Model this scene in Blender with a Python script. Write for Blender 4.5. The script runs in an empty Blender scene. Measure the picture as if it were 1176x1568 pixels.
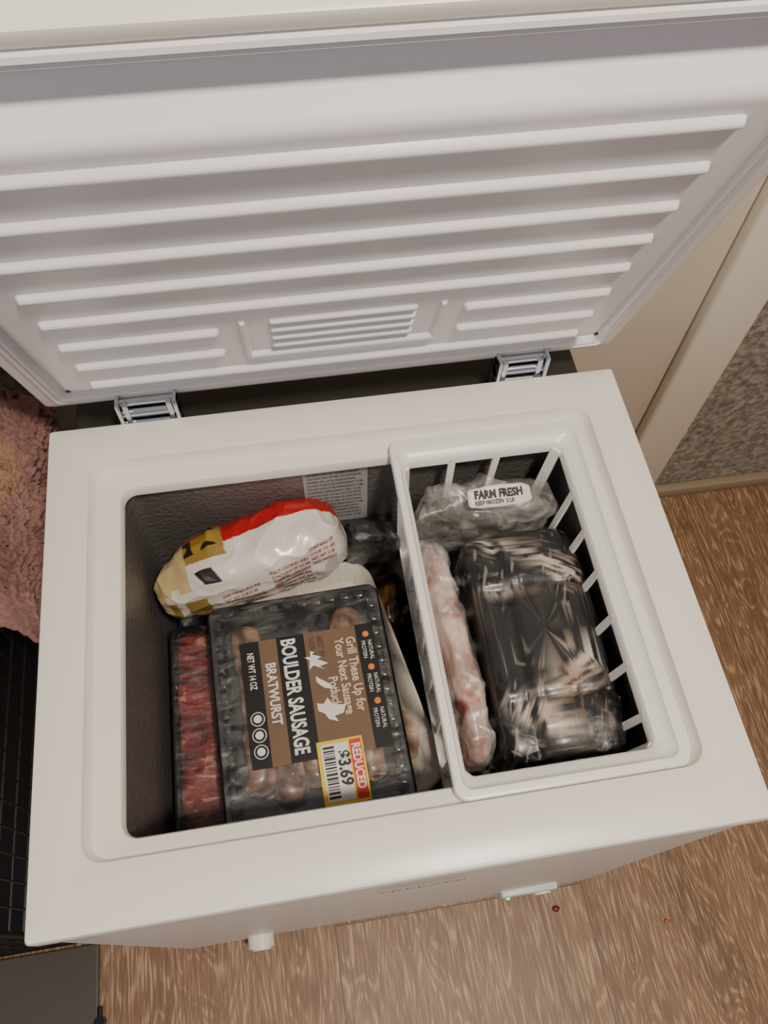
import bpy, bmesh, math, random
from mathutils import Vector, Matrix, noise
from mathutils.bvhtree import BVHTree
random.seed(4)
W,D=0.63,0.493
FZ=-0.70
# ---------------------------------------------------------------- helpers
def srgb(r,g,b):
    f=lambda c:(c/255/12.92) if c/255<=0.04045 else ((c/255+0.055)/1.055)**2.4
    return (f(r),f(g),f(b),1)
def newmat(name):
    m=bpy.data.materials.new(name);m.use_nodes=True
    nt=m.node_tree;b=nt.nodes['Principled BSDF'];return m,nt,b
def N(nt,t,**k):
    n=nt.nodes.new(t)
    for a,v in k.items():
        if hasattr(n,a): setattr(n,a,v)
        else: n.inputs[a].default_value=v
    return n
def tex(nt,scale,detail=4,vec=(1,1,1),rough=0.5,dist=0.0):
    tc=N(nt,'ShaderNodeTexCoord');mp=N(nt,'ShaderNodeMapping');mp.inputs['Scale'].default_value=vec
    no=N(nt,'ShaderNodeTexNoise');no.inputs['Scale'].default_value=scale;no.inputs['Detail'].default_value=detail
    no.inputs['Roughness'].default_value=rough;no.inputs['Distortion'].default_value=dist
    nt.links.new(tc.outputs['Object'],mp.inputs['Vector']);nt.links.new(mp.outputs[0],no.inputs['Vector']);return no
def ramp(nt,src,stops):
    r=N(nt,'ShaderNodeValToRGB');e=r.color_ramp.elements
    while len(e)<len(stops): e.new(0.5)
    for i,(p,c) in enumerate(stops): e[i].position=p;e[i].color=c
    nt.links.new(src,r.inputs[0]);return r
def bump(nt,b,src,strength,dist=0.002):
    bp=N(nt,'ShaderNodeBump');bp.inputs['Strength'].default_value=strength;bp.inputs['Distance'].default_value=dist
    nt.links.new(src,bp.inputs['Height']);nt.links.new(bp.outputs[0],b.inputs['Normal']);return bp
def simple(name,col,rough=0.5,metal=0,coat=0,nscale=0,nstr=0.1,var=0.0):
    m,nt,b=newmat(name);b.inputs['Base Color'].default_value=col;b.inputs['Roughness'].default_value=rough
    b.inputs['Metallic'].default_value=metal;b.inputs['Coat Weight'].default_value=coat;b.inputs['Coat Roughness'].default_value=0.1
    if nscale:
        no=tex(nt,nscale);bump(nt,b,no.outputs[0],nstr,0.001)
        if var:
            c2=tuple(max(0,c*(1-var)) for c in col[:3])+(1,)
            r=ramp(nt,no.outputs[0],[(0.35,c2),(0.65,col)]);nt.links.new(r.outputs[0],b.inputs['Base Color'])
    return m
def vcol(name,rough=0.45,nscale=0,nstr=0.2,coat=0,vec=(1,1,1),cro=.15):
    m,nt,b=newmat(name);a=N(nt,'ShaderNodeAttribute');a.attribute_name='Col'
    nt.links.new(a.outputs['Color'],b.inputs['Base Color']);b.inputs['Roughness'].default_value=rough
    b.inputs['Coat Weight'].default_value=coat;b.inputs['Coat Roughness'].default_value=cro
    if nscale: no=tex(nt,nscale,6,vec);bump(nt,b,no.outputs[0],nstr,0.003)
    return m
def film(name,base=0.05,amp=0.6,scale=30,vec=(1,1,1),col=(0.9,0.9,0.9,1),lo=0.5,hi=0.75,bstr=0.6,gloss=.10,rot=(0,0,0),gr=.14):
    m,nt,b=newmat(name);b.inputs['Base Color'].default_value=col;b.inputs['Roughness'].default_value=0.25
    b.inputs['Specular IOR Level'].default_value=0.8
    no=tex(nt,scale,8,vec,0.65,1.2)
    for n_ in nt.nodes:
        if n_.type=='MAPPING': n_.inputs['Rotation'].default_value=rot
    mr=N(nt,'ShaderNodeMapRange');mr.inputs['From Min'].default_value=lo;mr.inputs['From Max'].default_value=hi
    mr.inputs['To Min'].default_value=base;mr.inputs['To Max'].default_value=amp
    nt.links.new(no.outputs[0],mr.inputs[0])
    tr=N(nt,'ShaderNodeBsdfTransparent');mx=N(nt,'ShaderNodeMixShader')
    nt.links.new(mr.outputs[0],mx.inputs[0]);nt.links.new(tr.outputs[0],mx.inputs[1]);nt.links.new(b.outputs[0],mx.inputs[2])
    gl=N(nt,'ShaderNodeBsdfGlossy');gl.inputs['Roughness'].default_value=gr
    mx2=N(nt,'ShaderNodeMixShader');mx2.inputs[0].default_value=gloss
    nt.links.new(mx.outputs[0],mx2.inputs[1]);nt.links.new(gl.outputs[0],mx2.inputs[2])
    bp=bump(nt,b,no.outputs[0],bstr,0.004);nt.links.new(bp.outputs[0],gl.inputs['Normal'])
    nt.links.new(mx2.outputs[0],nt.nodes['Material Output'].inputs['Surface']);return m
def empty(name,loc=(0,0,0),rot=(0,0,0)):
    o=bpy.data.objects.new(name,None);bpy.context.collection.objects.link(o);o.location=loc;o.rotation_euler=rot
    o.empty_display_size=0.05;return o
def mesh(name,verts,faces,mat=None,parent=None,smooth=True,ang=35,mats=None,cols=None,loc=None,rot=None):
    me=bpy.data.meshes.new(name);me.from_pydata([tuple(v) for v in verts],[],faces)
    bm=bmesh.new();bm.from_mesh(me);bmesh.ops.recalc_face_normals(bm,faces=bm.faces);bm.to_mesh(me);bm.free()
    for m in (mats or ([mat] if mat else [])): me.materials.append(m)
    if smooth:
        for p in me.polygons: p.use_smooth=True
        me.set_sharp_from_angle(angle=math.radians(ang))
    if cols:
        at=me.color_attributes.new('Col','FLOAT_COLOR','POINT')
        for i,c in enumerate(cols): at.data[i].color=c
    me.update()
    o=bpy.data.objects.new(name,me);bpy.context.collection.objects.link(o)
    if parent: o.parent=parent
    if loc: o.location=loc
    if rot: o.rotation_euler=rot
    return o
def rr(x0,x1,y0,y1,r,n=6):
    r=max(r,1e-4);P=[]
    for cx,cy,a0 in ((x1-r,y1-r,0),(x0+r,y1-r,90),(x0+r,y0+r,180),(x1-r,y0+r,270)):
        for k in range(n+1):
            a=math.radians(a0+90*k/n);P.append((cx+r*math.cos(a),cy+r*math.sin(a)))
    return P
def loft(rings,cap0=True,cap1=True):
    V=[];F=[];n=len(rings[0])
    for R in rings: V+=R
    for i in range(len(rings)-1):
        for k in range(n):
            a=i*n+k;b=i*n+(k+1)%n;F.append((a,b,b+n,a+n))
    if cap0:F.append(tuple(range(n)))
    if cap1:F.append(tuple((len(rings)-1)*n+k for k in range(n)))
    return V,F
def rings(spec,n=6):
    return [[(x,y,z) for x,y in rr(x0,x1,y0,y1,r,n)] for x0,x1,y0,y1,r,z in spec]
def boxgeo(x0,x1,y0,y1,z0,z1,bev=0.0):
    b=min(bev,(x1-x0)/2.2,(y1-y0)/2.2,(z1-z0)/2.2)
    if b<=0:
        return loft([[(x0,y0,z),(x1,y0,z),(x1,y1,z),(x0,y1,z)] for z in (z0,z1)])
    return loft(rings([(x0+b,x1-b,y0+b,y1-b,b*.6,z0),(x0+b*.3,x1-b*.3,y0+b*.3,y1-b*.3,b,z0+b*.3),(x0,x1,y0,y1,b,z0+b),(x0,x1,y0,y1,b,z1-b),(x0+b*.3,x1-b*.3,y0+b*.3,y1-b*.3,b,z1-b*.3),(x0+b,x1-b,y0+b,y1-b,b*.6,z1)],3))
def join(geos):
    V=[];F=[]
    for v,f in geos:
        o=len(V);V+=list(v);F+=[tuple(i+o for i in q) for q in f]
    return V,F
def cyl(p0,p1,r,n=12,r1=None):
    p0=Vector(p0);p1=Vector(p1);d=(p1-p0).normalized();a=d.orthogonal().normalized();b=d.cross(a)
    r1=r if r1 is None else r1
    R=[[tuple(p+(a*math.cos(2*math.pi*k/n)+b*math.sin(2*math.pi*k/n))*q) for k in range(n)] for p,q in ((p0,r),(p1,r1))]
    return loft(R)
def box(name,x0,x1,y0,y1,z0,z1,mat,parent=None,bev=0.0,**k):
    v,f=boxgeo(x0,x1,y0,y1,z0,z1,bev);return mesh(name,v,f,mat,parent,**k)
def sg(v,e): return math.copysign(abs(v)**e,v)
def crease(q):
    return (1-abs(noise.noise(q))*2.2)**2-.45
def pillow(name,half,ex,mat,parent=None,amp=0.004,fr=20,seed=0,cf=None,loc=(0,0,0),rot=(0,0,0),nu=96,nv=64,fn=None,e2=None,cr=0,cfr=22):
    V=[];F=[];C=[];a,b,c=half;e2=e2 or ex
    for j in range(nv+1):
        ph=-math.pi/2+math.pi*j/nv
        for i in range(nu):
            th=2*math.pi*i/nu
            p=Vector((a*sg(math.cos(ph),e2)*sg(math.cos(th),ex),b*sg(math.cos(ph),e2)*sg(math.sin(th),ex),c*sg(math.sin(ph),e2)))
            q=p*fr+Vector((seed*7.3,seed*3.1,0))
            d=noise.noise(q)*amp+noise.noise(q*2.7)*amp*.5+ (abs(noise.noise(q*1.6))-.3)*amp*.6
            if cr: d+=cr*crease(p*cfr+Vector((seed,0,seed)))+cr*.5*crease(p*cfr*2.3+Vector((0,seed,seed)))
            nn=Vector((p.x/a/a,p.y/b/b,p.z/c/c))
            if nn.length>0: nn.normalize()
            p=p+nn*d
            if fn: p=fn(p)
            V.append(tuple(p))
            if cf: C.append(cf(p))
    for j in range(nv):
        for i in range(nu):
            F.append((j*nu+i,j*nu+(i+1)%nu,(j+1)*nu+(i+1)%nu,(j+1)*nu+i))
    return mesh(name,V,F,mat,parent,cols=C or None,loc=loc,rot=rot,ang=80)
def text(name,s,size,mat,parent,loc,rot=(0,0,0),align='LEFT',bold=0.0,sx=1.0):
    cu=bpy.data.curves.new(name,'FONT');cu.body=s;cu.size=size;cu.align_x=align;cu.offset=bold;cu.resolution_u=3
    o=bpy.data.objects.new(name,cu);bpy.context.collection.objects.link(o);cu.materials.append(mat)
    o.parent=parent;o.location=loc;o.rotation_euler=rot;o.scale=(sx,1,1);return o
def decal(name,s,size,mat,parent,target,org,ex,ey,sx=1.0,bold=0,off=.0008):
    cu=bpy.data.curves.new(name,'FONT');cu.body=s;cu.size=size;cu.resolution_u=2;cu.offset=bold
    o=bpy.data.objects.new(name+'_c',cu);bpy.context.collection.objects.link(o)
    dg=bpy.context.evaluated_depsgraph_get();dg.update();me=bpy.data.meshes.new_from_object(o.evaluated_get(dg))
    bpy.data.objects.remove(o)
    if not hasattr(decal,'cache'): decal.cache={}
    if target.name not in decal.cache:
        tm_=target.data;decal.cache[target.name]=BVHTree.FromPolygons([v.co for v in tm_.vertices],[p.vertices for p in tm_.polygons])
    bvh=decal.cache[target.name]
    ex=Vector(ex).normalized();ey=Vector(ey).normalized();n_=ex.cross(ey)
    bm=bmesh.new();bm.from_mesh(me);bmesh.ops.subdivide_edges(bm,edges=[e for e in bm.edges if e.calc_length()>.003],cuts=1)
    for v in bm.verts:
        p=Vector(org)+ex*v.co.x*sx+ey*v.co.y
        h=bvh.ray_cast(p+n_*.3,-n_)
        v.co=(h[0]+n_*off) if h[0] else p
    bm.to_mesh(me);bm.free();me.materials.clear();me.materials.append(mat)
    o=bpy.data.objects.new(name,me);bpy.context.collection.objects.link(o);o.parent=parent;return o
def lerp(a,b,t):
    t=max(0,min(1,t));return tuple(a[i]*(1-t)+b[i]*t for i in range(3))+(1,)
def ss(a,b,x):
    t=max(0,min(1,(x-a)/(b-a)));return t*t*(3-2*t)
def nz(p,s,o=0): return noise.noise(Vector(p)*s+Vector((o,o*1.7,o*.3)))
# ---------------------------------------------------------------- materials
white=simple('white_enamel',srgb(236,231,222),0.32,nscale=220,nstr=0.03)
lidm=simple('lid_liner_plastic',srgb(232,229,231),0.30,nscale=150,nstr=0.03)
basketm=simple('basket_plastic',srgb(238,236,230),0.3)
blackp=simple('black_plastic',srgb(18,18,20),0.3,nscale=60,nstr=.1)
darkgap=simple('dark_steel_gap_shade',srgb(46,44,42),0.5)
m,nt,b=newmat('embossed_aluminium_liner');b.inputs['Metallic'].default_value=0.5;b.inputs['Roughness'].default_value=0.42
b.inputs['Base Color'].default_value=srgb(124,120,118)
vo=N(nt,'ShaderNodeTexVoronoi');vo.inputs['Scale'].default_value=170;tc=N(nt,'ShaderNodeTexCoord');nt.links.new(tc.outputs['Object'],vo.inputs['Vector']);bump(nt,b,vo.outputs[0],0.5,0.002)
liner=m
steel=simple('zinc_steel',srgb(205,210,218),0.2,metal=1.0)
m,nt,b=newmat('oak_laminate')
tc=N(nt,'ShaderNodeTexCoord')
sx=N(nt,'ShaderNodeSeparateXYZ');nt.links.new(tc.outputs['Object'],sx.inputs[0])
cb=N(nt,'ShaderNodeCombineXYZ');nt.links.new(sx.outputs[1],cb.inputs[0])
ofs=N(nt,'ShaderNodeMath',operation='ADD');ofs.inputs[1].default_value=.175;nt.links.new(sx.outputs[0],ofs.inputs[0]);nt.links.new(ofs.outputs[0],cb.inputs[1])
br=N(nt,'ShaderNodeTexBrick');br.inputs['Scale'].default_value=1.0;br.inputs['Brick Width'].default_value=2.6;br.inputs['Row Height'].default_value=0.40
br.inputs['Mortar Size'].default_value=0.0009;br.inputs['Mortar Smooth'].default_value=0.3;br.inputs['Color1'].default_value=(0,0,0,1);br.inputs['Color2'].default_value=(1,1,1,1);br.inputs['Mortar'].default_value=(.5,.5,.5,1)
nt.links.new(cb.outputs[0],br.inputs['Vector'])
ad=N(nt,'ShaderNodeVectorMath',operation='MULTIPLY_ADD');nt.links.new(br.outputs['Color'],ad.inputs[0]);ad.inputs[1].default_value=(3,5,2);nt.links.new(tc.outputs['Object'],ad.inputs[2])
mp=N(nt,'ShaderNodeMapping');mp.inputs['Scale'].default_value=(10,2.2,1);nt.links.new(ad.outputs[0],mp.inputs[0])
n1=N(nt,'ShaderNodeTexNoise');n1.inputs['Scale'].default_value=1.3;n1.inputs['Detail'].default_value=2;n1.inputs['Distortion'].default_value=.8;nt.links.new(mp.outputs[0],n1.inputs['Vector'])
mu=N(nt,'ShaderNodeMath',operation='MULTIPLY');mu.inputs[1].default_value=120;nt.links.new(n1.outputs[0],mu.inputs[0])
si=N(nt,'ShaderNodeMath',operation='SINE');nt.links.new(mu.outputs[0],si.inputs[0])
mp2=N(nt,'ShaderNodeMapping');mp2.inputs['Scale'].default_value=(230,16,1);nt.links.new(ad.outputs[0],mp2.inputs[0])
n2=N(nt,'ShaderNodeTexNoise');n2.inputs['Scale'].default_value=1.5;n2.inputs['Detail'].default_value=5;nt.links.new(mp2.outputs[0],n2.inputs['Vector'])
r1=ramp(nt,n1.outputs[0],[(0.3,srgb(104,76,54)),(0.5,srgb(130,98,70)),(0.7,srgb(144,110,82))])
r2=ramp(nt,n2.outputs[0],[(0.42,srgb(110,80,56)),(0.66,srgb(176,144,112))])
mxs=N(nt,'ShaderNodeMix',data_type='RGBA');mxs.inputs[0].default_value=0.40
nt.links.new(r1.outputs[0],mxs.inputs[6]);nt.links.new(r2.outputs[0],mxs.inputs[7])
mrs=N(nt,'ShaderNodeMapRange');mrs.inputs['From Min'].default_value=0.1;mrs.inputs['From Max'].default_value=1.0;mrs.inputs['To Max'].default_value=0.9;nt.links.new(si.outputs[0],mrs.inputs[0])
mm=N(nt,'ShaderNodeMapRange');mm.inputs['From Min'].default_value=.44;mm.inputs['From Max'].default_value=.60;mm.inputs['To Min'].default_value=.04;mm.inputs['To Max'].default_value=.8;nt.links.new(n2.outputs[0],mm.inputs[0])
mq=N(nt,'ShaderNodeMath',operation='MULTIPLY');nt.links.new(mrs.outputs[0],mq.inputs[0]);nt.links.new(mm.outputs[0],mq.inputs[1])
mx3=N(nt,'ShaderNodeMix',data_type='RGBA');nt.links.new(mq.outputs[0],mx3.inputs[0]);nt.links.new(mxs.outputs[2],mx3.inputs[6]);mx3.inputs[7].default_value=srgb(198,166,134)
mx4=N(nt,'ShaderNodeMix',data_type='RGBA');nt.links.new(br.outputs['Fac'],mx4.inputs[0]);nt.links.new(mx3.outputs[2],mx4.inputs[6]);mx4.inputs[7].default_value=srgb(78,54,36)
nt.links.new(mx4.outputs[2],b.inputs['Base Color']);b.inputs['Roughness'].default_value=0.46
bump(nt,b,n2.outputs[0],0.15,0.001);floorm=m
m,nt,b=newmat('speckled_plaster');no=tex(nt,75,7,rough=.68);r=ramp(nt,no.outputs[0],[(0.36,srgb(112,105,94)),(0.5,srgb(150,142,129)),(0.64,srgb(184,176,162))])
nt.links.new(r.outputs[0],b.inputs['Base Color']);b.inputs['Roughness'].default_value=0.9;bump(nt,b,no.outputs[0],.8,0.008);wallm=m
paint=simple('cream_paint',srgb(222,211,192),0.45,nscale=60,nstr=.03)
paint2=simple('cream_trim_paint',srgb(240,232,216),0.4,nscale=60,nstr=.03)
# ---------------------------------------------------------------- room
box('floor',-1.8,2.2,-2.0,0.69,FZ-0.05,FZ,floorm,smooth=False)
box('wall_back',-1.8,2.2,0.69,0.79,FZ,1.9,wallm,smooth=False)
box('wall_left',-1.9,-1.8,-2.0,0.79,FZ,1.9,paint,smooth=False)
box('wall_right',2.2,2.3,-2.0,0.79,FZ,1.9,paint,smooth=False)
d=empty('door_1')
box('slab',0.02,0.845,0.668,0.690,FZ+0.01,1.35,paint,d,bev=.003)
t=empty('trim_1')
box('casing_right',0.846,0.930,0.648,0.690,FZ,1.43,paint2,t,bev=.006)
box('casing_left',-0.065,0.019,0.648,0.690,FZ,1.43,paint2,t,bev=.006)
box('casing_head',0.0195,0.8455,0.648,0.690,1.351,1.43,paint2,t,bev=.006)
box('baseboard_back',0.931,2.2,0.672,0.690,FZ,FZ+0.03,simple('baseboard_paint',srgb(150,132,108),.5),bev=.004)
# ---------------------------------------------------------------- freezer
fz=empty('chest_freezer')
RX0,RX1,RY0,RY1=.043,.585,.052,.446
OX0,OX1,OY0,OY1=.073,.560,.070,.418
c_=.004
spec=[(.004,W-.004,.003,D-.004,c_,-.676),(.004,W-.004,.003,D-.004,c_,-.030),(.001,W-.001,.001,D-.001,c_,-.028),(0,W,0,D,c_,-.024),(0,W,0,D,c_,-.004),
 (.0012,W-.0012,.0012,D-.0012,c_,-.0012),(.004,W-.004,.004,D-.004,c_,0),
 (RX0-.0015,RX1+.0015,RY0-.0015,RY1+.0015,.020,0),(RX0,RX1,RY0,RY1,.019,-.0006),(RX0+.0015,RX1-.0015,RY0+.0015,RY1-.0015,.019,-.009),(RX0+.005,RX1-.005,RY0+.0035,RY1-.005,.017,-.0135),
 (OX0-.006,OX1+.006,OY0-.0045,OY1+.006,.019,-.0155),(OX0-.0015,OX1+.0015,OY0-.0015,OY1+.0015,.0155,-.0165),(OX0,OX1,OY0,OY1,.014,-.0195),(OX0,OX1,OY0,OY1,.014,-.030)]
v,f=loft(rings(spec,8),True,False)
mesh('cabinet_shell',v,f,white,fz,ang=32)
ispec=[(OX0,OX1,OY0,OY1,.014,-.030),(OX0-.004,OX1+.004,OY0-.004,OY1+.012,.016,-.033),(OX0-.004,OX1+.004,OY0-.004,OY1+.012,.016,-.55)]
v,f=loft(rings(ispec,8),False,True);mesh('inner_liner',v,f,liner,fz,ang=40)
box('compressor_step',.40,OX1+.003,OY0-.003,OY1+.011,-.549,-.30,liner,fz,bev=.008)
box('rear_gap_shade_box',.012,.612,D-.003,.600,-.62,-.045,darkgap,fz,bev=.008)  # added dark box, stands in for the shade in the gap behind the freezer
for i,(x,y) in enumerate([(.05,.05),(.58,.05),(.05,.44),(.58,.44)]):
    v,f=cyl((x,y,FZ),(x,y,-.675),.02,20);mesh('foot_%d'%i,v,f,blackp,fz)
A=0.3369;P0=Vector((0,.4634,.1067))
u=Vector((0,-math.sin(A),math.cos(A)));nn=Vector((0,-math.cos(A),-math.sin(A)))
LM=Matrix(((1,0,0,P0.x),(0,u.y,nn.y,P0.y),(0,u.z,nn.z,P0.z),(0,0,0,1)))
def xf(V): return [tuple(LM@Vector(q)) for q in V]
T0,T1=-.1095,.414
DB=-.036
spec=[(.006,W-.006,T0+.006,T1-.006,.006,-.085),(.001,W-.001,T0+.001,T1-.001,.007,-.081),(0,W,T0,T1,.007,-.076),(0,W,T0,T1,.007,-.022),(.0015,W-.0015,T0+.0015,T1-.0015,.007,-.0185),(.004,W-.004,T0+.004,T1-.004,.006,-.0175),
 (.012,W-.012,T0+.012,T1-.012,.005,-.0185),(.014,W-.014,T0+.014,T1-.014,.005,DB-.001)]
v,f=loft(rings(spec,6));mesh('lid_shell',xf(v),f,white,fz)
g0=.0135
def gr_(k,z): return (g0+k,W-g0-k,T0+g0+k,T1-g0-k,.006,z)
spec=[gr_(0,DB+.0005),gr_(.001,-.016),gr_(.004,-.0145),gr_(.006,-.021),gr_(.009,-.0155),gr_(.012,-.018),gr_(.013,DB+.0005)]
v,f=loft(rings(spec,6),False,False);mesh('lid_gasket',xf(v),f,lidm,fz,ang=60)
LX0,LX1,LT0,LT1=.046,.583,-.021,.350
spec=[(.027,W-.027,T0+.03,T1-.0275,.010,DB),(.034,W-.034,LT0-.022,LT1+.018,.012,DB+.0008),(.037,W-.037,LT0-.018,LT1+.014,.012,DB+.004),(LX0-.002,LX1+.002,LT0-.003,LT1+.004,.012,-.006),(LX0+.0005,LX1-.0005,LT0,LT1,.011,-.0015),(LX0+.004,LX1-.004,LT0+.004,LT1-.004,.010,0),(LX0+.008,LX1-.008,LT0+.008,LT1-.008,.010,0.0003)]
v,f=loft(rings(spec,8),True,True);mesh('lid_liner',xf(v),f,lidm,fz,ang=50)
def ribgeo(x0,x1,t,w=.0098,h=.006):
    return loft(rings([(x0-w*.5,x1+w*.5,t-w*.62,t+w*.62,w*.6,-.001),(x0-w*.32,x1+w*.32,t-w*.42,t+w*.42,w*.42,h*.55),(x0-w*.18,x1+w*.18,t-w*.27,t+w*.27,w*.27,h*.9),(x0-w*.05,x1+w*.05,t-w*.12,t+w*.12,w*.12,h)],4))
G=[];s=.0468;xa,xb=.0787,.5513
for i in (0,3,4,5,6,7): G.append(ribgeo(xa,xb,i*s))
for i in (1,2): G.append(ribgeo(xa,.205,i*s));G.append(ribgeo(.425,xb,i*s))
for tt in (.104,.087,.070,.053): G.append(ribgeo(.254,.377,tt,.007,.0045))
G.append(ribgeo(.232,.400,.033,.010,.005))
v,f=join(G);mesh('lid_ribs',xf(v),f,lidm,fz,ang=60)
for k,x in (('l',.229),('r',.402)):
    v,f=loft([[(x-.004,.033,-.001),(x+.004,.033,-.001),(x+.004,.110,-.001),(x-.004,.110,-.001)],[(x-.0015,.035,.004),(x+.0015,.035,.004),(x+.0015,.107,.004),(x-.0015,.107,.004)]])
    mesh('vent_bracket_'+k,xf(v),f,lidm,fz)
for k,x in (('l',.050),('r',.580)):
    v,f=cyl((x,-.017,-.014),(x,-.017,.0008),.0022);mesh('lid_screw_'+k,xf(v),f,blackp,fz)
for k,(x0,x1) in enumerate(((.077,.141),(.493,.551))):
    gs=[boxgeo(x0,x0+.004,D-.002,D+.030,-.050,.030,.001),boxgeo(x1-.004,x1,D-.002,D+.030,-.050,.030,.001)]
    for (yy,zz,r) in ((D+.012,.020,.0050),(D+.010,.004,.0065),(D+.008,-.012,.0050)):
        gs.append(cyl((x0,yy,zz),(x1,yy,zz),r,16))
    gs+= [boxgeo(x0+.006,x0+.012,D+.002,D+.012,-.03,.024,.001),boxgeo(x1-.012,x1-.006,D+.002,D+.012,-.03,.024,.001)]
    v,f=join(gs);mesh('hinge_%d'%(k+1),v,f,steel,fz)
    box('hinge_plate_%d'%(k+1),x0+.004,x1-.004,D+.020,D+.026,-.05,.03,darkgap,fz)
greyt=simple('logo_grey',srgb(90,88,88),.4)
text('logo_text','FREEZER',.022,greyt,fz,(.284,-.0006,-.10),(math.pi/2,0,0))
box('thermostat_panel',.475,.560,-.006,.006,-.63,-.58,simple('panel_grey',srgb(215,215,212),.35),fz,bev=.003)
v,f=cyl((.540,-.009,-.605),(.540,-.005,-.605),.013,24);mesh('thermostat_knob',v,f,white,fz)
m,nt,b=newmat('green_led');b.inputs['Base Color'].default_value=(0,.6,.2,1);b.inputs['Emission Color'].default_value=(0,1,.35,1);b.inputs['Emission Strength'].default_value=2
v,f=cyl((.487,-.0085,-.605),(.487,-.005,-.605),.003,12);mesh('power_led',v,f,m,fz)
v,f=join([cyl((.118,-.014,-.62),(.118,.006,-.62),.019,28),cyl((.118,-.017,-.62),(.118,-.014,-.62),.014,28)]);mesh('drain_cap',v,f,white,fz)
pap=simple('label_paper',srgb(160,160,158),.5);ink=simple('ink',srgb(50,50,52),.6)
LY=OY1+.0115
box('warning_label',.263,.337,LY-.0008,LY,-.165,-.036,pap,fz,smooth=False)
for i in range(15):
    z=-.045-i*.0078
    text('warning_line_%d'%i,random.choice(['CAUTION: RISK OF FIRE OR EXPLOSION','FLAMMABLE REFRIGERANT USED. TO BE','REPAIRED ONLY BY TRAINED PERSON','DO NOT PUNCTURE REFRIGERANT TUBE','DISPOSE OF PROPERLY IN LINE WITH','FEDERAL OR LOCAL REGULATIONS']),.0062,ink,fz,(.267,LY-.0012,z),(math.pi/2,0,0),sx=.56)
# ---------------------------------------------------------------- basket
bk=empty('freezer_basket')
bx0,bx1,by0,by1=.359,.576,.0535,.433
zo=-.0075
spec=[(bx0+.002,bx1-.002,by0+.002,by1-.002,.012,-.006),(bx0,bx1,by0,by1,.012,-.004),(bx0,bx1,by0,by1,.012,-.001),(bx0+.0015,bx1-.0015,by0+.0015,by1-.0015,.011,.0015),(bx0+.003,bx1-.004,by0+.004,by1-.004,.010,.002),
 (bx0+.008,bx1-.010,by0+.009,by1-.010,.010,.002),(bx0+.0093,bx1-.0115,by0+.0105,by1-.0115,.009,-.001),(bx0+.010,bx1-.017,by0+.014,by1-.017,.010,-.005),(bx0+.013,bx1-.025,by0+.020,by1-.022,.009,-.007),(bx0+.0145,bx1-.027,by0+.022,by1-.024,.009,-.010),(bx0+.015,bx1-.028,by0+.023,by1-.025,.009,-.020),(bx0+.012,bx1-.024,by0+.019,by1-.020,.010,-.020)]
spec=[q[:5]+(q[5]+zo,) for q in spec]
v,f=loft(rings(spec,6),False,False);mesh('basket_rim',v,f,basketm,bk,ang=40)
ix0,ix1,iy0,iy1=bx0+.0135,bx1-.026,by0+.021,by1-.023
jx0,jx1,jy0,jy1=ix0+.003,ix1-.028,iy0+.010,iy1-.020;BZ=-.186
def slat(a,b,wv,tv):
    a=Vector(a);b=Vector(b);wv=Vector(wv);tv=Vector(tv)
    return loft([[tuple(p+wv+tv),tuple(p-wv+tv),tuple(p-wv-tv),tuple(p+wv-tv)] for p in (a,b)])
G=[];zt=-.020
for y in [.105,.155,.205,.255,.303,.350]:
    yj=jy0+(y-iy0)/(iy1-iy0)*(jy1-jy0)
    G.append(slat((ix1,y,zt),(jx1,yj,BZ),(0,.0038,0),(.0016,0,0)))
    G.append(slat((ix0,y,zt),(jx0,yj,BZ),(0,.0038,0),(.0012,0,0)))
    G.append(slat((jx0,yj,BZ),(jx1,yj,BZ),(0,.0038,0),(0,0,.0016)))
for x in (.428,.479):
    xj=jx0+(x-ix0)/(ix1-ix0)*(jx1-jx0)
    G.append(slat((x,iy1,zt),(xj,jy1,BZ),(.0040,0,0),(0,.0016,0)))
    G.append(slat((x,iy0,zt),(xj,jy0,BZ),(.0040,0,0),(0,.0016,0)))
    G.append(slat((xj,jy0,BZ),(xj,jy1,BZ),(.0040,0,0),(0,0,.0016)))
for (a,b_) in (((ix1-.005,iy1-.005),(jx1,jy1)),((ix0+.001,iy1-.004),(jx0,jy1)),((ix0+.001,iy0+.004),(jx0,jy0)),((ix1-.001,iy0+.001),(jx1,jy0))):
    G.append(slat((*a,zt),(*b_,BZ),(.004,-.004,0),(.002,.002,0)))
v,f=join(G);mesh('basket_slats',v,f,basketm,bk)
v,f=loft(rings([(jx0-.004,jx1+.004,jy0-.004,jy1+.004,.01,BZ+.006),(jx0-.004,jx1+.004,jy0-.004,jy1+.004,.01,BZ-.003),(jx0+.006,jx1-.006,jy0+.006,jy1-.006,.008,BZ-.003),(jx0+.006,jx1-.006,jy0+.006,jy1-.006,.008,BZ+.006)],5),False,False)
mesh('basket_base_ring',v,f,basketm,bk)
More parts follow.
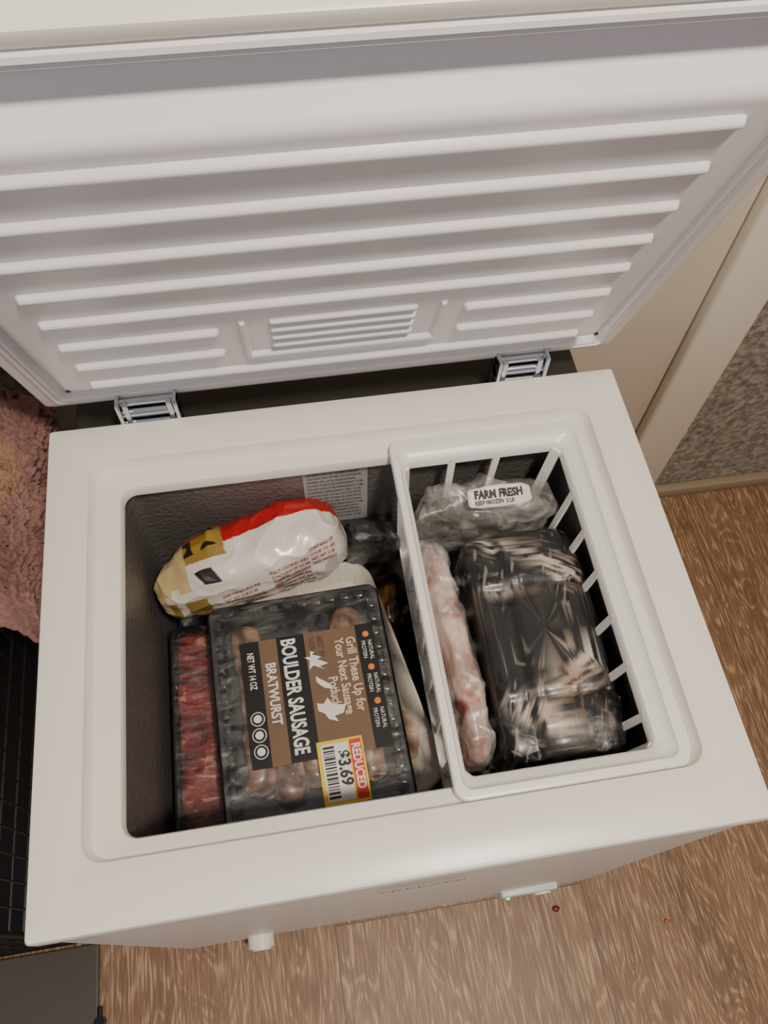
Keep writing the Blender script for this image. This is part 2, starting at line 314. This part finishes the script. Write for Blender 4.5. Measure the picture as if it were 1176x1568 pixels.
# ---------------------------------------------------------------- bratwurst package
bp=empty('bratwurst_package',(.237,.208,-.162),(0,0,math.radians(1.6)))
hx,hy=.101,.127
smoke=simple('tray_smoke_plastic',srgb(24,26,26),.16,coat=.6)
spec=[(-hx+.014,hx-.014,-hy+.014,hy-.014,.014,-.038),(-hx+.006,hx-.006,-hy+.006,hy-.006,.014,-.008),(-hx+.001,hx-.001,-hy+.001,hy-.001,.014,-.004),(-hx,hx,-hy,hy,.014,-.001),(-hx+.002,hx-.002,-hy+.002,hy-.002,.013,.001),
 (-hx+.007,hx-.007,-hy+.007,hy-.007,.012,.001),(-hx+.009,hx-.009,-hy+.009,hy-.009,.012,-.002),(-hx+.016,hx-.016,-hy+.016,hy-.016,.012,-.034)]
v,f=loft(rings(spec,6));mesh('tray',v,f,smoke,bp)
G=[]
k=-hy+.02
while k<hy-.018:
    for sgn in (-1,1):
        x=sgn*(hx-.0115);G.append(boxgeo(x-.0035,x+.0035,k,k+.011,-.006,.0022,.0015))
    k+=.017
k=-hx+.02
while k<hx-.02:
    for sgn in (-1,1):
        y=sgn*(hy-.0115);G.append(boxgeo(k,k+.011,y-.0035,y+.0035,-.006,.0022,.0015))
    k+=.017
v,f=join(G);mesh('tray_ridges',v,f,smoke,bp)
sau=vcol('sausage_skin',.36,60,.5,coat=.35)
def sausage(name,x,y0,y1,r,bend,zc,parent,seed):
    V=[];F=[];C=[];n=44;mseg=22
    for i in range(n+1):
        t=i/n;yy=y0+(y1-y0)*t
        e=min(t,1-t)*(y1-y0);rad=r*math.sqrt(max(0,1-max(0,1-e/r)**2)) if e<r else r
        cx=x+bend*(1-(2*t-1)**2)
        for j in range(mseg):
            a=2*math.pi*j/mseg;rd=rad*(1+.20*nz((cx*1,yy,a*.01),50,seed))
            p=(cx+rd*math.cos(a),yy,zc+rd*math.sin(a));V.append(p)
            q=nz(p,70,seed)+.6*nz(p,220,seed+2);C.append(lerp(srgb(66,44,32),srgb(156,120,96),.5+q))
    for i in range(n):
        for j in range(mseg):
            F.append((i*mseg+j,i*mseg+(j+1)%mseg,(i+1)*mseg+(j+1)%mseg,(i+1)*mseg+j))
    F.append(tuple(range(mseg)));F.append(tuple(n*mseg+k for k in range(mseg)))
    mesh(name,V,F,sau,parent,cols=C,ang=80)
for i,(x,a,b_,bd) in enumerate([(-.062,-.090,.106,.006),(-.031,-.106,.060,.005),(0,-.092,.050,-.004),(.031,-.106,.074,-.006),(.059,-.096,.110,-.006)]):
    sausage('sausage_%d'%(i+1),x,a,b_,.0178,bd,-.0188,bp,i*3)
flm=film('package_film',.0,.22,24,(1,2.2,1),(.45,.43,.40,1),.48,.8,.6,.07)
def sheet(name,x0,x1,y0,y1,z,mat,parent,amp=.001,fr=30,nx=50,ny=50,seed=0,zf=None):
    V=[];F=[]
    for j in range(ny+1):
        for i in range(nx+1):
            x=x0+(x1-x0)*i/nx;y=y0+(y1-y0)*j/ny
            zz=z+amp*nz((x,y,0),fr,seed)+(zf(x,y) if zf else 0);V.append((x,y,zz))
    for j in range(ny):
        for i in range(nx):
            a=j*(nx+1)+i;F.append((a,a+1,a+nx+2,a+nx+1))
    return mesh(name,V,F,mat,parent,ang=80)
sheet('lidding_film',-hx+.003,hx-.003,-hy+.003,hy-.003,.0026,flm,bp,.0006)
brown=simple('label_kraft',srgb(118,92,70),.45,nscale=40,nstr=.05,var=.08);blk=simple('label_black',srgb(26,24,25),.4)
wt=simple('label_white_ink',srgb(228,226,220),.5);org=simple('label_orange',srgb(225,130,40),.5)
yel=simple('sticker_yellow',srgb(240,200,50),.5);red=simple('sticker_red',srgb(214,52,38),.5);wst=simple('sticker_white',srgb(235,232,224),.5)
tan=simple('label_tan_ink',srgb(220,202,174),.5)
def U(uu): return -hx+2*hx*uu
def Vv(vv): return hy-2*hy*vv
zl=.0036
def quad(name,u0,u1,v0,v1,z,mat): box(name,U(u0),U(u1),Vv(v1),Vv(v0),z-.0003,z,mat,bp,smooth=False)
quad('label_base',.17,.925,.20,.76,zl,brown)
quad('label_stripe_left',.17,.275,.20,.76,zl+.0003,blk)
quad('label_band',.375,.530,.20,.76,zl+.0003,blk)
quad('label_stripe_right',.825,.925,.20,.76,zl+.0003,blk)
R90=(0,0,-math.pi/2)
def lt(name,s,size,mat,uu,vv,bold=0,sx=1.0,z=zl+.0008): text(name,s,size,mat,bp,(U(uu),Vv(vv),z),R90,bold=bold,sx=sx)
lt('brand_text','BOULDER SAUSAGE',.0225,wt,.402,.212,.0007,.655)
lt('product_text','BRATWURST',.0155,wt,.302,.31,.0004,.78)
lt('net_weight_text','NET WT 14 OZ',.0105,wt,.205,.25,.0002,.6)
lt('slogan_text_1','Grill These Up for',.0145,tan,.765,.25,.0003,.80)
lt('slogan_text_2','Your Next Sausage',.0145,tan,.70,.25,.0003,.78)
lt('slogan_text_3','Potluck!',.0145,tan,.635,.42,.0003,.78)
lt('date_text_1','BEST BY',.009,ink,.605,.225,0,.8);lt('date_text_2','NOV 2025',.009,ink,.555,.225,0,.8)
for i in range(3):
    vv=.25+i*.155
    v,f=cyl((U(.88),Vv(vv),zl+.0003),(U(.88),Vv(vv),zl+.0008),.0036,16);mesh('badge_dot_%d'%i,v,f,org,bp)
    lt('badge_text_a%d'%i,'NATURAL',.0065,wt,.885,vv+.03,0,.8);lt('badge_text_b%d'%i,'PROTEIN',.0065,wt,.848,vv+.03,0,.8)
for i,vv in enumerate((.55,.62,.69)):
    v,f=cyl((U(.225),Vv(vv),zl+.0003),(U(.225),Vv(vv),zl+.0008),.0078,24);mesh('seal_%d'%i,v,f,wt,bp)
    v,f=cyl((U(.225),Vv(vv),zl+.0006),(U(.225),Vv(vv),zl+.0010),.0068,24);mesh('seal_in_%d'%i,v,f,blk,bp)
    v,f=cyl((U(.225),Vv(vv),zl+.0009),(U(.225),Vv(vv),zl+.0012),.0045,20);mesh('seal_dot_%d'%i,v,f,wt,bp)
def poly(name,pts,z,mat,du=.045,cu_=None,sc=.85):
    cu_=sum(p[0] for p in pts)/len(pts);cv=sum(p[1] for p in pts)/len(pts)
    V=[(U(cu_+du+(a-cu_)*sc),Vv(cv+(b_-cv)*sc),z) for a,b_ in pts];mesh(name,V,[tuple(range(len(V)))],mat,bp,smooth=False)
poly('eagle_1',[(.49,.28),(.52,.29),(.50,.30),(.56,.32),(.53,.33),(.60,.36),(.54,.37),(.57,.39),(.50,.36),(.47,.38),(.48,.33),(.45,.31),(.49,.31)],zl+.0012,wt,.06)
poly('eagle_2',[(.50,.40),(.53,.42),(.58,.45),(.60,.48),(.55,.47),(.52,.45),(.50,.43)],zl+.0012,wt,.06)
poly('eagle_3',[(.46,.52),(.50,.53),(.53,.50),(.56,.54),(.64,.55),(.62,.59),(.56,.60),(.58,.63),(.52,.61),(.50,.58),(.46,.56)],zl+.0012,wt,.08)
zs=zl+.0016
quad('sticker_base',.515,.760,.695,.96,zs,yel)
quad('sticker_panel',.535,.680,.71,.945,zs+.0003,wst)
quad('sticker_red_band',.69,.750,.705,.95,zs+.0003,red)
lt('reduced_text','REDUCED',.0130,wst,.700,.722,.0004,.82,zs+.0008)
lt('price_text','$3.69',.0180,ink,.620,.745,.0006,.9,zs+.0008)
vv=.72;k=0
while vv<.93:
    w_=random.choice([.004,.007,.010]);quad('barcode_bar_%d'%k,.545,.605,vv,vv+w_,zs+.0006,ink);vv+=w_+random.choice([.004,.007]);k+=1
# ---------------------------------------------------------------- bacon package
bc=empty('bacon_package')
v,f=loft(rings([(.088,.152,.10,.328,.012,-.245),(.080,.160,.088,.336,.014,-.218),(.079,.161,.087,.337,.014,-.2155),(.083,.157,.092,.332,.012,-.2155),(.088,.152,.10,.328,.012,-.222)],5));mesh('tray',v,f,smoke,bc)
m,nt,b=newmat('bacon_meat');no=tex(nt,5,6,(2.6,9,6),.65,.8);r=ramp(nt,no.outputs[0],[(0.38,srgb(52,8,10)),(0.50,srgb(104,18,18)),(0.57,srgb(128,42,34)),(0.61,srgb(178,128,112)),(0.66,srgb(96,22,20))])
nt.links.new(r.outputs[0],b.inputs['Base Color']);b.inputs['Roughness'].default_value=.3;b.inputs['Coat Weight'].default_value=.3;bump(nt,b,no.outputs[0],.5,.004)
pillow('bacon_slices',(.034,.118,.012),.35,m,bc,.002,40,3,loc=(.120,.212,-.222),e2=.6)
sheet('film',.083,.157,.091,.333,-.2085,film('bacon_film',.0,.12,22,(1,3,1),gloss=.05),bc,.001,zf=lambda x,y:-.004*(abs(y-.212)/.13)**4)
# ---------------------------------------------------------------- foam tray
ft=empty('foam_meat_tray',(.279,.238,-.222),(0,0,math.radians(11)))
fx,fy=.080,.150
spec=[(-fx+.018,fx-.018,-fy+.018,fy-.018,.02,-.022),(-fx+.003,fx-.003,-fy+.003,fy-.003,.034,.004),(-fx,fx,-fy,fy,.034,.007),(-fx+.001,fx-.001,-fy+.001,fy-.001,.034,.010),(-fx+.004,fx-.004,-fy+.004,fy-.004,.032,.011),(-fx+.007,fx-.007,-fy+.007,fy-.007,.03,.008),(-fx+.018,fx-.018,-fy+.018,fy-.018,.024,-.010)]
m,nt,b=newmat('foam_cream');no=tex(nt,15,5,rough=.6);r=ramp(nt,no.outputs[0],[(.50,srgb(226,218,202)),(.75,srgb(206,192,168))]);nt.links.new(r.outputs[0],b.inputs['Base Color']);b.inputs['Roughness'].default_value=.55
v,f=loft(rings(spec,8));mesh('tray',v,f,m,ft,ang=50)
pillow('breaded_cutlet',(.018,.030,.008),.9,vcol('breading',.6,120,.6),ft,.003,50,3,lambda p:lerp(srgb(160,84,44),srgb(220,180,140),.65+1.3*nz(p,60,2)),(.048,-.078,-.005),nu=60,nv=40)
sheet('film',-fx+.006,fx-.006,-fy+.006,fy-.006,.0115,film('foam_film',.10,.40,20,(2,1,1),lo=.45,gloss=.08),ft,.0015)
# ---------------------------------------------------------------- turkey pack
cw=srgb(222,215,206);cr=srgb(170,22,26);cg=srgb(150,122,58);ct=srgb(198,176,128);cd=srgb(34,28,22)
def tcol(p):
    x,z=p.x/.118,p.z/.055;y=p.y/.055
    w_=.12*nz(p,40,2)
    ang=math.degrees(math.atan2(z,-y))
    c=cw
    if ang>100+25*w_ and x>-.20+.2*w_: c=cr
    if -.78<x<=-.16 and ang>80+x*-14: c=cg
    if -.70<x<-.22 and 100<ang<126+60*w_: c=cd if nz(p,55,5)>.02 else srgb(160,128,44)
    if -.74<x<-.18 and 126<ang<131: c=cr
    if x<-.58+.3*w_ and ang>50: c=ct
    if x<-.50 and ang<=32: c=cg
    if -.80<x<-.72 and ang<=60: c=cw
    if x<-.88: c=ct
    uu=(x+.40)*1.9+(ang-62)*.006;vv_=(ang-62)/60
    if abs(uu)<.16+.3*w_ and abs(vv_)<.16+.6*w_ : c=cd
    return c
tk=empty('frozen_turkey_package',(.190,.383,-.150),(math.radians(0),math.radians(-6),math.radians(12)))
tm=vcol('printed_poly_bag',.30,26,.3,coat=.5)
def tshape(p):
    k=1+.10*p.x/.118
    q=Vector((p.x,p.y*k,p.z*k))
    e=ss(-.05,-.118,q.x);q.z*=1-.25*e;q.y*=1-.15*e;q.y-=.006*e
    return q
bag=pillow('bag',(.116,.044,.053),.6,tm,tk,.003,18,1,tcol,nu=340,nv=260,fn=tshape,cr=.0042,cfr=14)
rink=simple('printed_red_ink',srgb(140,34,36),.5)
ex_=Vector((1,0,0));ey_=Vector((0,.72,.69))
lines=['FULLY COOKED SERVING','SUGGESTION KEEP FROZEN','NET WT 3 LB (1.36 kg)','SAFE HANDLING INSTRUCTIONS','THAW IN REFRIGERATOR','INGREDIENTS: WATER, SALT','COOK TO 165F INTERNAL','CONTAINS UP TO 8% BROTH']
rw=random.Random(3)
for c0,(xs,n_l,w_) in enumerate(((-.042,5,.7),(.018,6,.7),(.068,4,.42))):
    for i in range(n_l):
        decal('print_%d_%d'%(c0,i),rw.choice(lines)[:(17 if w_>.5 else 11)],.0062,rink,tk,bag,Vector((xs,-.034,.008))+ey_*(.010*c0)-ey_*(.0074*i),ex_,ey_,sx=.78,bold=.0001,off=.001)
# ---------------------------------------------------------------- other freezer bags (deeper layer)
dk=vcol('dark_bag_print',.3,30,.6,coat=.4)
def dc(a,b_,c3,s):
    def g(p):
        q=nz(p,35,s);return a if q<-.05 else (b_ if q<.22 else c3)
    return g
pillow('frozen_vegetable_bag',(.100,.055,.055),.6,dk,None,.004,18,3,dc(srgb(40,42,46),srgb(60,58,60),srgb(130,128,126),3),(.172,.362,-.320),(0,0,.1),cr=.003)
pillow('frozen_fries_bag',(.032,.048,.045),.7,dk,None,.005,24,5,dc(srgb(34,28,24),srgb(72,46,26),srgb(112,78,42),7),(.358,.352,-.300),(0,0,.2),cr=.004)
pillow('frozen_berry_bag',(.15,.15,.055),.5,dk,None,.004,16,8,dc(srgb(34,36,42),srgb(52,50,56),srgb(96,40,44),9),(.225,.24,-.46),(0,0,.05),cr=.003)
smk=film('smoky_film',.55,.9,24,(1,1,1),(.045,.045,.05,1),.4,.7,1.0)
pillow('dark_plastic_bag',(.034,.020,.045),.6,smk,None,.003,26,11,None,(.338,.404,-.190),(0,.1,-.1),cr=.004,cfr=26)
# ---------------------------------------------------------------- basket contents
def streak(p,dx,dy,s,o):
    a=p.x*dx+p.y*dy;b_=-p.x*dy+p.y*dx
    return noise.noise(Vector((a*s*.16+o,b_*s,p.z*s*.3)))
def kc(p):
    base=lerp(srgb(10,11,12),srgb(30,31,33),.35+nz(p,25,1)+.5*streak(p,.2,.98,120,5))
    f=0
    for (x,y,rx,ry,dx,dy,k) in ((.000,.094,.050,.013,.88,-.47,1.5),(.036,.066,.022,.011,.88,-.47,1.9),(.030,-.030,.026,.012,.9,.35,1.8),(.022,-.050,.030,.015,.9,.45,1.8),(-.016,-.088,.013,.034,.5,.86,1.7),(-.034,.05,.008,.05,.05,1,.45)):
        q=((p.x-x)*dx+(p.y-y)*dy);r_=(-(p.x-x)*dy+(p.y-y)*dx)
        e=math.exp(-((q/rx)**2+(r_/ry)**2)*1.1)
        st=.34+1.1*streak(p,dx,dy,170,3)+.9*streak(p,dx,dy,380,9)+.5*nz(p,70,4)
        f=max(f,min(1,e*max(0,st)*k*1.4))
    tone=lerp(srgb(214,206,194),srgb(170,138,110),.2+1.4*nz(p,20,6)+(.5 if p.y<-.01 and p.x>0 else 0))
    w_=streak(p,.25,.97,260,7);f=max(f,.30*ss(.42,.60,w_))
    w_=streak(p,.85,-.5,240,17);f=max(f,.30*ss(.42,.60,w_))
    return lerp(base,tone,f if p.z>-.01 else 0)
wp=empty('wrapped_meat_package',(.487,.214,-.112),(0,math.radians(2),math.radians(-1)))
def ridg(p):
    z=p.z
    if z>0:
        z-= .008*ss(-.020,-.032,p.x)
        z+= .0025*math.exp(-((p.x-.000)/.003)**2)*ss(.045,.03,p.y)+.002*math.exp(-((p.x+.012)/.0025)**2)
        z-= .0035*math.exp(-((p.y-.052)/.004)**2)
        z-= .003*math.exp(-((p.y+.068)/.005)**2)
        z-= .012*ss(.07,.13,p.y)
    return Vector((p.x,p.y,z))
bkm=vcol('black_foam_tray',.34,60,.3,coat=.3,vec=(1,.3,1),cro=.25)
pillow('stacked_black_trays',(.063,.129,.057),.22,bkm,wp,.0015,20,6,kc,nu=460,nv=340,fn=ridg,e2=.27,cr=.0010,cfr=20)
f1=film('stretch_wrap',.0,.26,60,(1,.14,1),(.85,.84,.82,1),.60,.80,1.0,.06,(0,0,.5),.2)
pillow('stretch_wrap',(.0650,.132,.0595),.25,f1,wp,.002,22,12,None,nu=260,nv=200,fn=ridg,e2=.30,cr=.0034,cfr=24)
def chc(p):
    q=nz(p,35,2)+.5*nz(p,140,3)
    c=lerp(srgb(168,118,104),srgb(222,200,186),.55+q)
    k=nz(p,24,8)
    if k<-.26: c=lerp(c,srgb(104,44,40),(-k-.26)*7)
    return c
cp=empty('frozen_chicken_package',(.3975,.222,-.110),(0,math.radians(10),math.radians(2.5)))
pillow('chicken_pieces',(.0150,.122,.036),.55,vcol('frozen_chicken',.4,80,.5,coat=.4),cp,.004,22,4,chc,nu=120,nv=160,cr=.0015)
pillow('wrap',(.0170,.126,.039),.55,film('wrap_film',.12,.70,26,(1,.6,1),(.84,.80,.76,1),.48,.74,.9,.09),cp,.004,20,14,None,nu=180,nv=180,cr=.0045,cfr=24)
pb=empty('plastic_freezer_bag',(.464,.378,-.105),(0,0,math.radians(-4)))
f3=film('crumpled_clear_bag',.08,.58,20,(1,1,1),(.78,.75,.70,1),.45,.75,.8,.12)
def crump(p):
    return p+Vector((nz(p,30,1),nz(p,30,4),nz(p,30,8)))*.010
pillow('bag',(.084,.025,.062),.6,f3,pb,.005,16,17,None,nu=260,nv=200,fn=crump,cr=.0055,cfr=16)
pillow('bag_inner_fold',(.076,.020,.052),.65,f3,pb,.005,18,23,None,nu=180,nv=140,fn=crump,cr=.006,cfr=20)
pillow('bag_contents',(.066,.017,.042),.7,simple('frozen_contents',srgb(96,90,82),.6,nscale=40,nstr=.4,var=.5),pb,.004,26,2)
pt=pillow('printed_patch',(.036,.012,.005),.35,simple('print_patch',srgb(222,220,214),.4),pb,.003,30,5,None,(.012,-.008,.060),(math.radians(20),0,math.radians(3)),cr=.0016,cfr=45,nu=120,nv=80)
for i,s_ in enumerate(('FARM FRESH','KEEP FROZEN  2 LB')): decal('patch_print_%d'%i,s_,(.0125,.0065)[i],ink,pt,pt,(-.029,(-.0015,-.0085)[i],0),(1,0,0),(0,1,0),.78,(.0006,.0002)[i],.0006)
# ---------------------------------------------------------------- pet crate, mat, blanket
cr_=empty('wire_pet_crate')
wirem=simple('black_wire',srgb(22,22,24),.35)
cx0,cx1,cy0,cy1,cz0,cz1=-.80,-.150,.040,.630,FZ+.004,-.135
G=[]
def wire(a,b_,r=.0016): G.append(cyl(a,b_,r,6))
y=cy0
while y<=cy1+.001:
    wire((cx1,y,cz0),(cx1,y,cz1));wire((cx0,y,cz0),(cx0,y,cz1));wire((cx0,y,cz1),(cx1,y,cz1));y+=.0295
z=cz0
while z<=cz1+.001:
    wire((cx1,cy0,z),(cx1,cy1,z),.002);wire((cx0,cy0,z),(cx0,cy1,z),.002);wire((cx0,cy0,z),(cx1,cy0,z),.002);wire((cx0,cy1,z),(cx1,cy1,z),.002);z+=.0936/2
x=cx0
while x<=cx1+.001:
    wire((x,cy0,cz0),(x,cy0,cz1));wire((x,cy1,cz0),(x,cy1,cz1));wire((x,cy0,cz1),(x,cy1,cz1));x+=.0325
for a in ((cx0,cy0),(cx1,cy0),(cx0,cy1),(cx1,cy1)): wire((*a,cz0),(*a,cz1),.004)
wire((cx1,cy0,cz1),(cx1,cy1,cz1),.004);wire((cx0,cy0,cz1),(cx1,cy0,cz1),.004)
v,f=join(G);mesh('wire_panels',v,f,wirem,cr_)
v,f=loft(rings([(cx0+.012,cx1-.012,cy0+.012,cy1-.012,.01,FZ+.004),(cx0+.006,cx1-.006,cy0+.006,cy1-.006,.012,FZ+.03),(cx0+.010,cx1-.010,cy0+.010,cy1-.010,.012,FZ+.03),(cx0+.016,cx1-.016,cy0+.016,cy1-.016,.01,FZ+.008)],4));mesh('floor_pan',v,f,blackp,cr_)
matm=simple('charcoal_rubber',srgb(84,78,73),.6,nscale=90,nstr=.2)
fm_=empty('floor_mat')
v,f=boxgeo(-.80,-.136,-.50,.034,FZ,FZ+.008,.003);mesh('mat',v,f,matm,fm_)
v,f=join([cyl((-.133,-.072,FZ),(-.133,-.072,FZ+.014),.008,16),cyl((-.133,-.072,FZ+.010),(-.133,-.052,FZ+.010),.004,10)]);mesh('corner_clip',v,f,blackp,fm_)
m,nt,b=newmat('pink_fleece');at=N(nt,'ShaderNodeAttribute');at.attribute_name='Col'
no=tex(nt,140,8,rough=.7);mxx=N(nt,'ShaderNodeMix',data_type='RGBA',blend_type='MULTIPLY');mxx.inputs[0].default_value=.6
r=ramp(nt,no.outputs[0],[(.32,(.5,.40,.40,1)),(.58,(1,1,1,1))]);nt.links.new(at.outputs['Color'],mxx.inputs[6]);nt.links.new(r.outputs[0],mxx.inputs[7]);nt.links.new(mxx.outputs[2],b.inputs['Base Color'])
b.inputs['Roughness'].default_value=.95;b.inputs['Sheen Weight'].default_value=.2;bump(nt,b,no.outputs[0],1.0,.012)
V=[];C=[];F=[];nx,ny=320,240
prof=[(-.42,-.10),(-.30,-.085),(-.20,-.075),(-.13,-.060),(-.080,-.070),(-.048,-.105),(-.040,-.16),(-.052,-.24),(-.065,-.32)]
def pr(t):
    t=t*(len(prof)-1);i=min(int(t),len(prof)-2);q=t-i
    g=lambda k:Vector(prof[max(0,min(len(prof)-1,k))])
    p0,p1,p2,p3=g(i-1),g(i),g(i+1),g(i+2)
    return .5*((2*p1)+(-p0+p2)*q+(2*p0-5*p1+4*p2-p3)*q*q+(-p0+3*p1-3*p2+p3)*q**3)
for j in range(ny+1):
    for i in range(nx+1):
        s_=i/nx;t_=j/ny;q=pr(s_)
        y=.318+.30*t_+.02*nz((q.x,0,q.y),9,3)
        x=q.x;z=q.y
        curl=(abs(nz((x,y,z),80,5))*-1+.25)*.024+(abs(nz((x,y,z),170,6))*-1+.25)*.009
        w1=nz((x,y,z),11,1)*.034+nz((x,y,z),24,2)*.020+curl
        z+=w1 if s_<.55 else w1*.3
        if s_>=.5: x+=w1*ss(.5,.65,s_)
        x=min(x,-.010)
        z-= .05*ss(.12,0,t_)
        V.append((x,y,z))
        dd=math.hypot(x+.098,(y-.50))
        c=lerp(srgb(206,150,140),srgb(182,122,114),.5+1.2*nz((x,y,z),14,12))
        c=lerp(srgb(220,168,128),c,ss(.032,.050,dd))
        C.append(c)
for j in range(ny):
    for i in range(nx):
        a=j*(nx+1)+i;F.append((a,a+1,a+nx+2,a+nx+1))
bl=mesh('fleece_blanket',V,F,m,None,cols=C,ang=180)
sm=bl.modifiers.new('thick','SOLIDIFY');sm.thickness=.006;sm.offset=1
def crumb(n_,x,y,col,r=.005):
    pillow(n_,(r,r*.8,r*.5),1,simple(n_+'_m',col,.4),None,.001,200,1,loc=(x,y,FZ+r*.5),nu=16,nv=10)
crumb('berry',.575,-.030,srgb(110,30,34),.006);crumb('food_crumb',.745,-.075,srgb(180,90,40),.0045)
# ---------------------------------------------------------------- lights
def area(name,loc,tgt,size,power,col):
    l=bpy.data.lights.new(name,'AREA');l.energy=power;l.size=size;l.color=col;l.shape='DISK'
    o=bpy.data.objects.new(name,l);bpy.context.collection.objects.link(o);o.location=loc
    o.rotation_euler=(Vector(tgt)-Vector(loc)).to_track_quat('-Z','Y').to_euler();return o
area('ceiling_lamp',(.62,-.42,1.8),(.35,.2,0),.20,37,(1,.89,.75))
area('window_light',(-1.2,-1.4,1.3),(.3,.4,.2),1.0,8,(.84,.86,1))
w=bpy.data.worlds.new('room_ambient');bpy.context.scene.world=w;w.use_nodes=True
w.node_tree.nodes['Background'].inputs[0].default_value=(.94,.88,.93,1);w.node_tree.nodes['Background'].inputs[1].default_value=.26
# ---------------------------------------------------------------- camera
cam=bpy.data.cameras.new('camera');co=bpy.data.objects.new('camera',cam);bpy.context.collection.objects.link(co)
cam.sensor_fit='VERTICAL';cam.sensor_height=24;cam.lens=1234.42/1568*24;cam.clip_start=.01
Rm=Matrix.Rotation(-.1978,4,'Z')@Matrix.Rotation(.5048,4,'X')@Matrix.Rotation(.0466,4,'Z')
co.matrix_world=Matrix.Translation((.2626,-.0485,.7232))@Rm
bpy.context.scene.camera=co
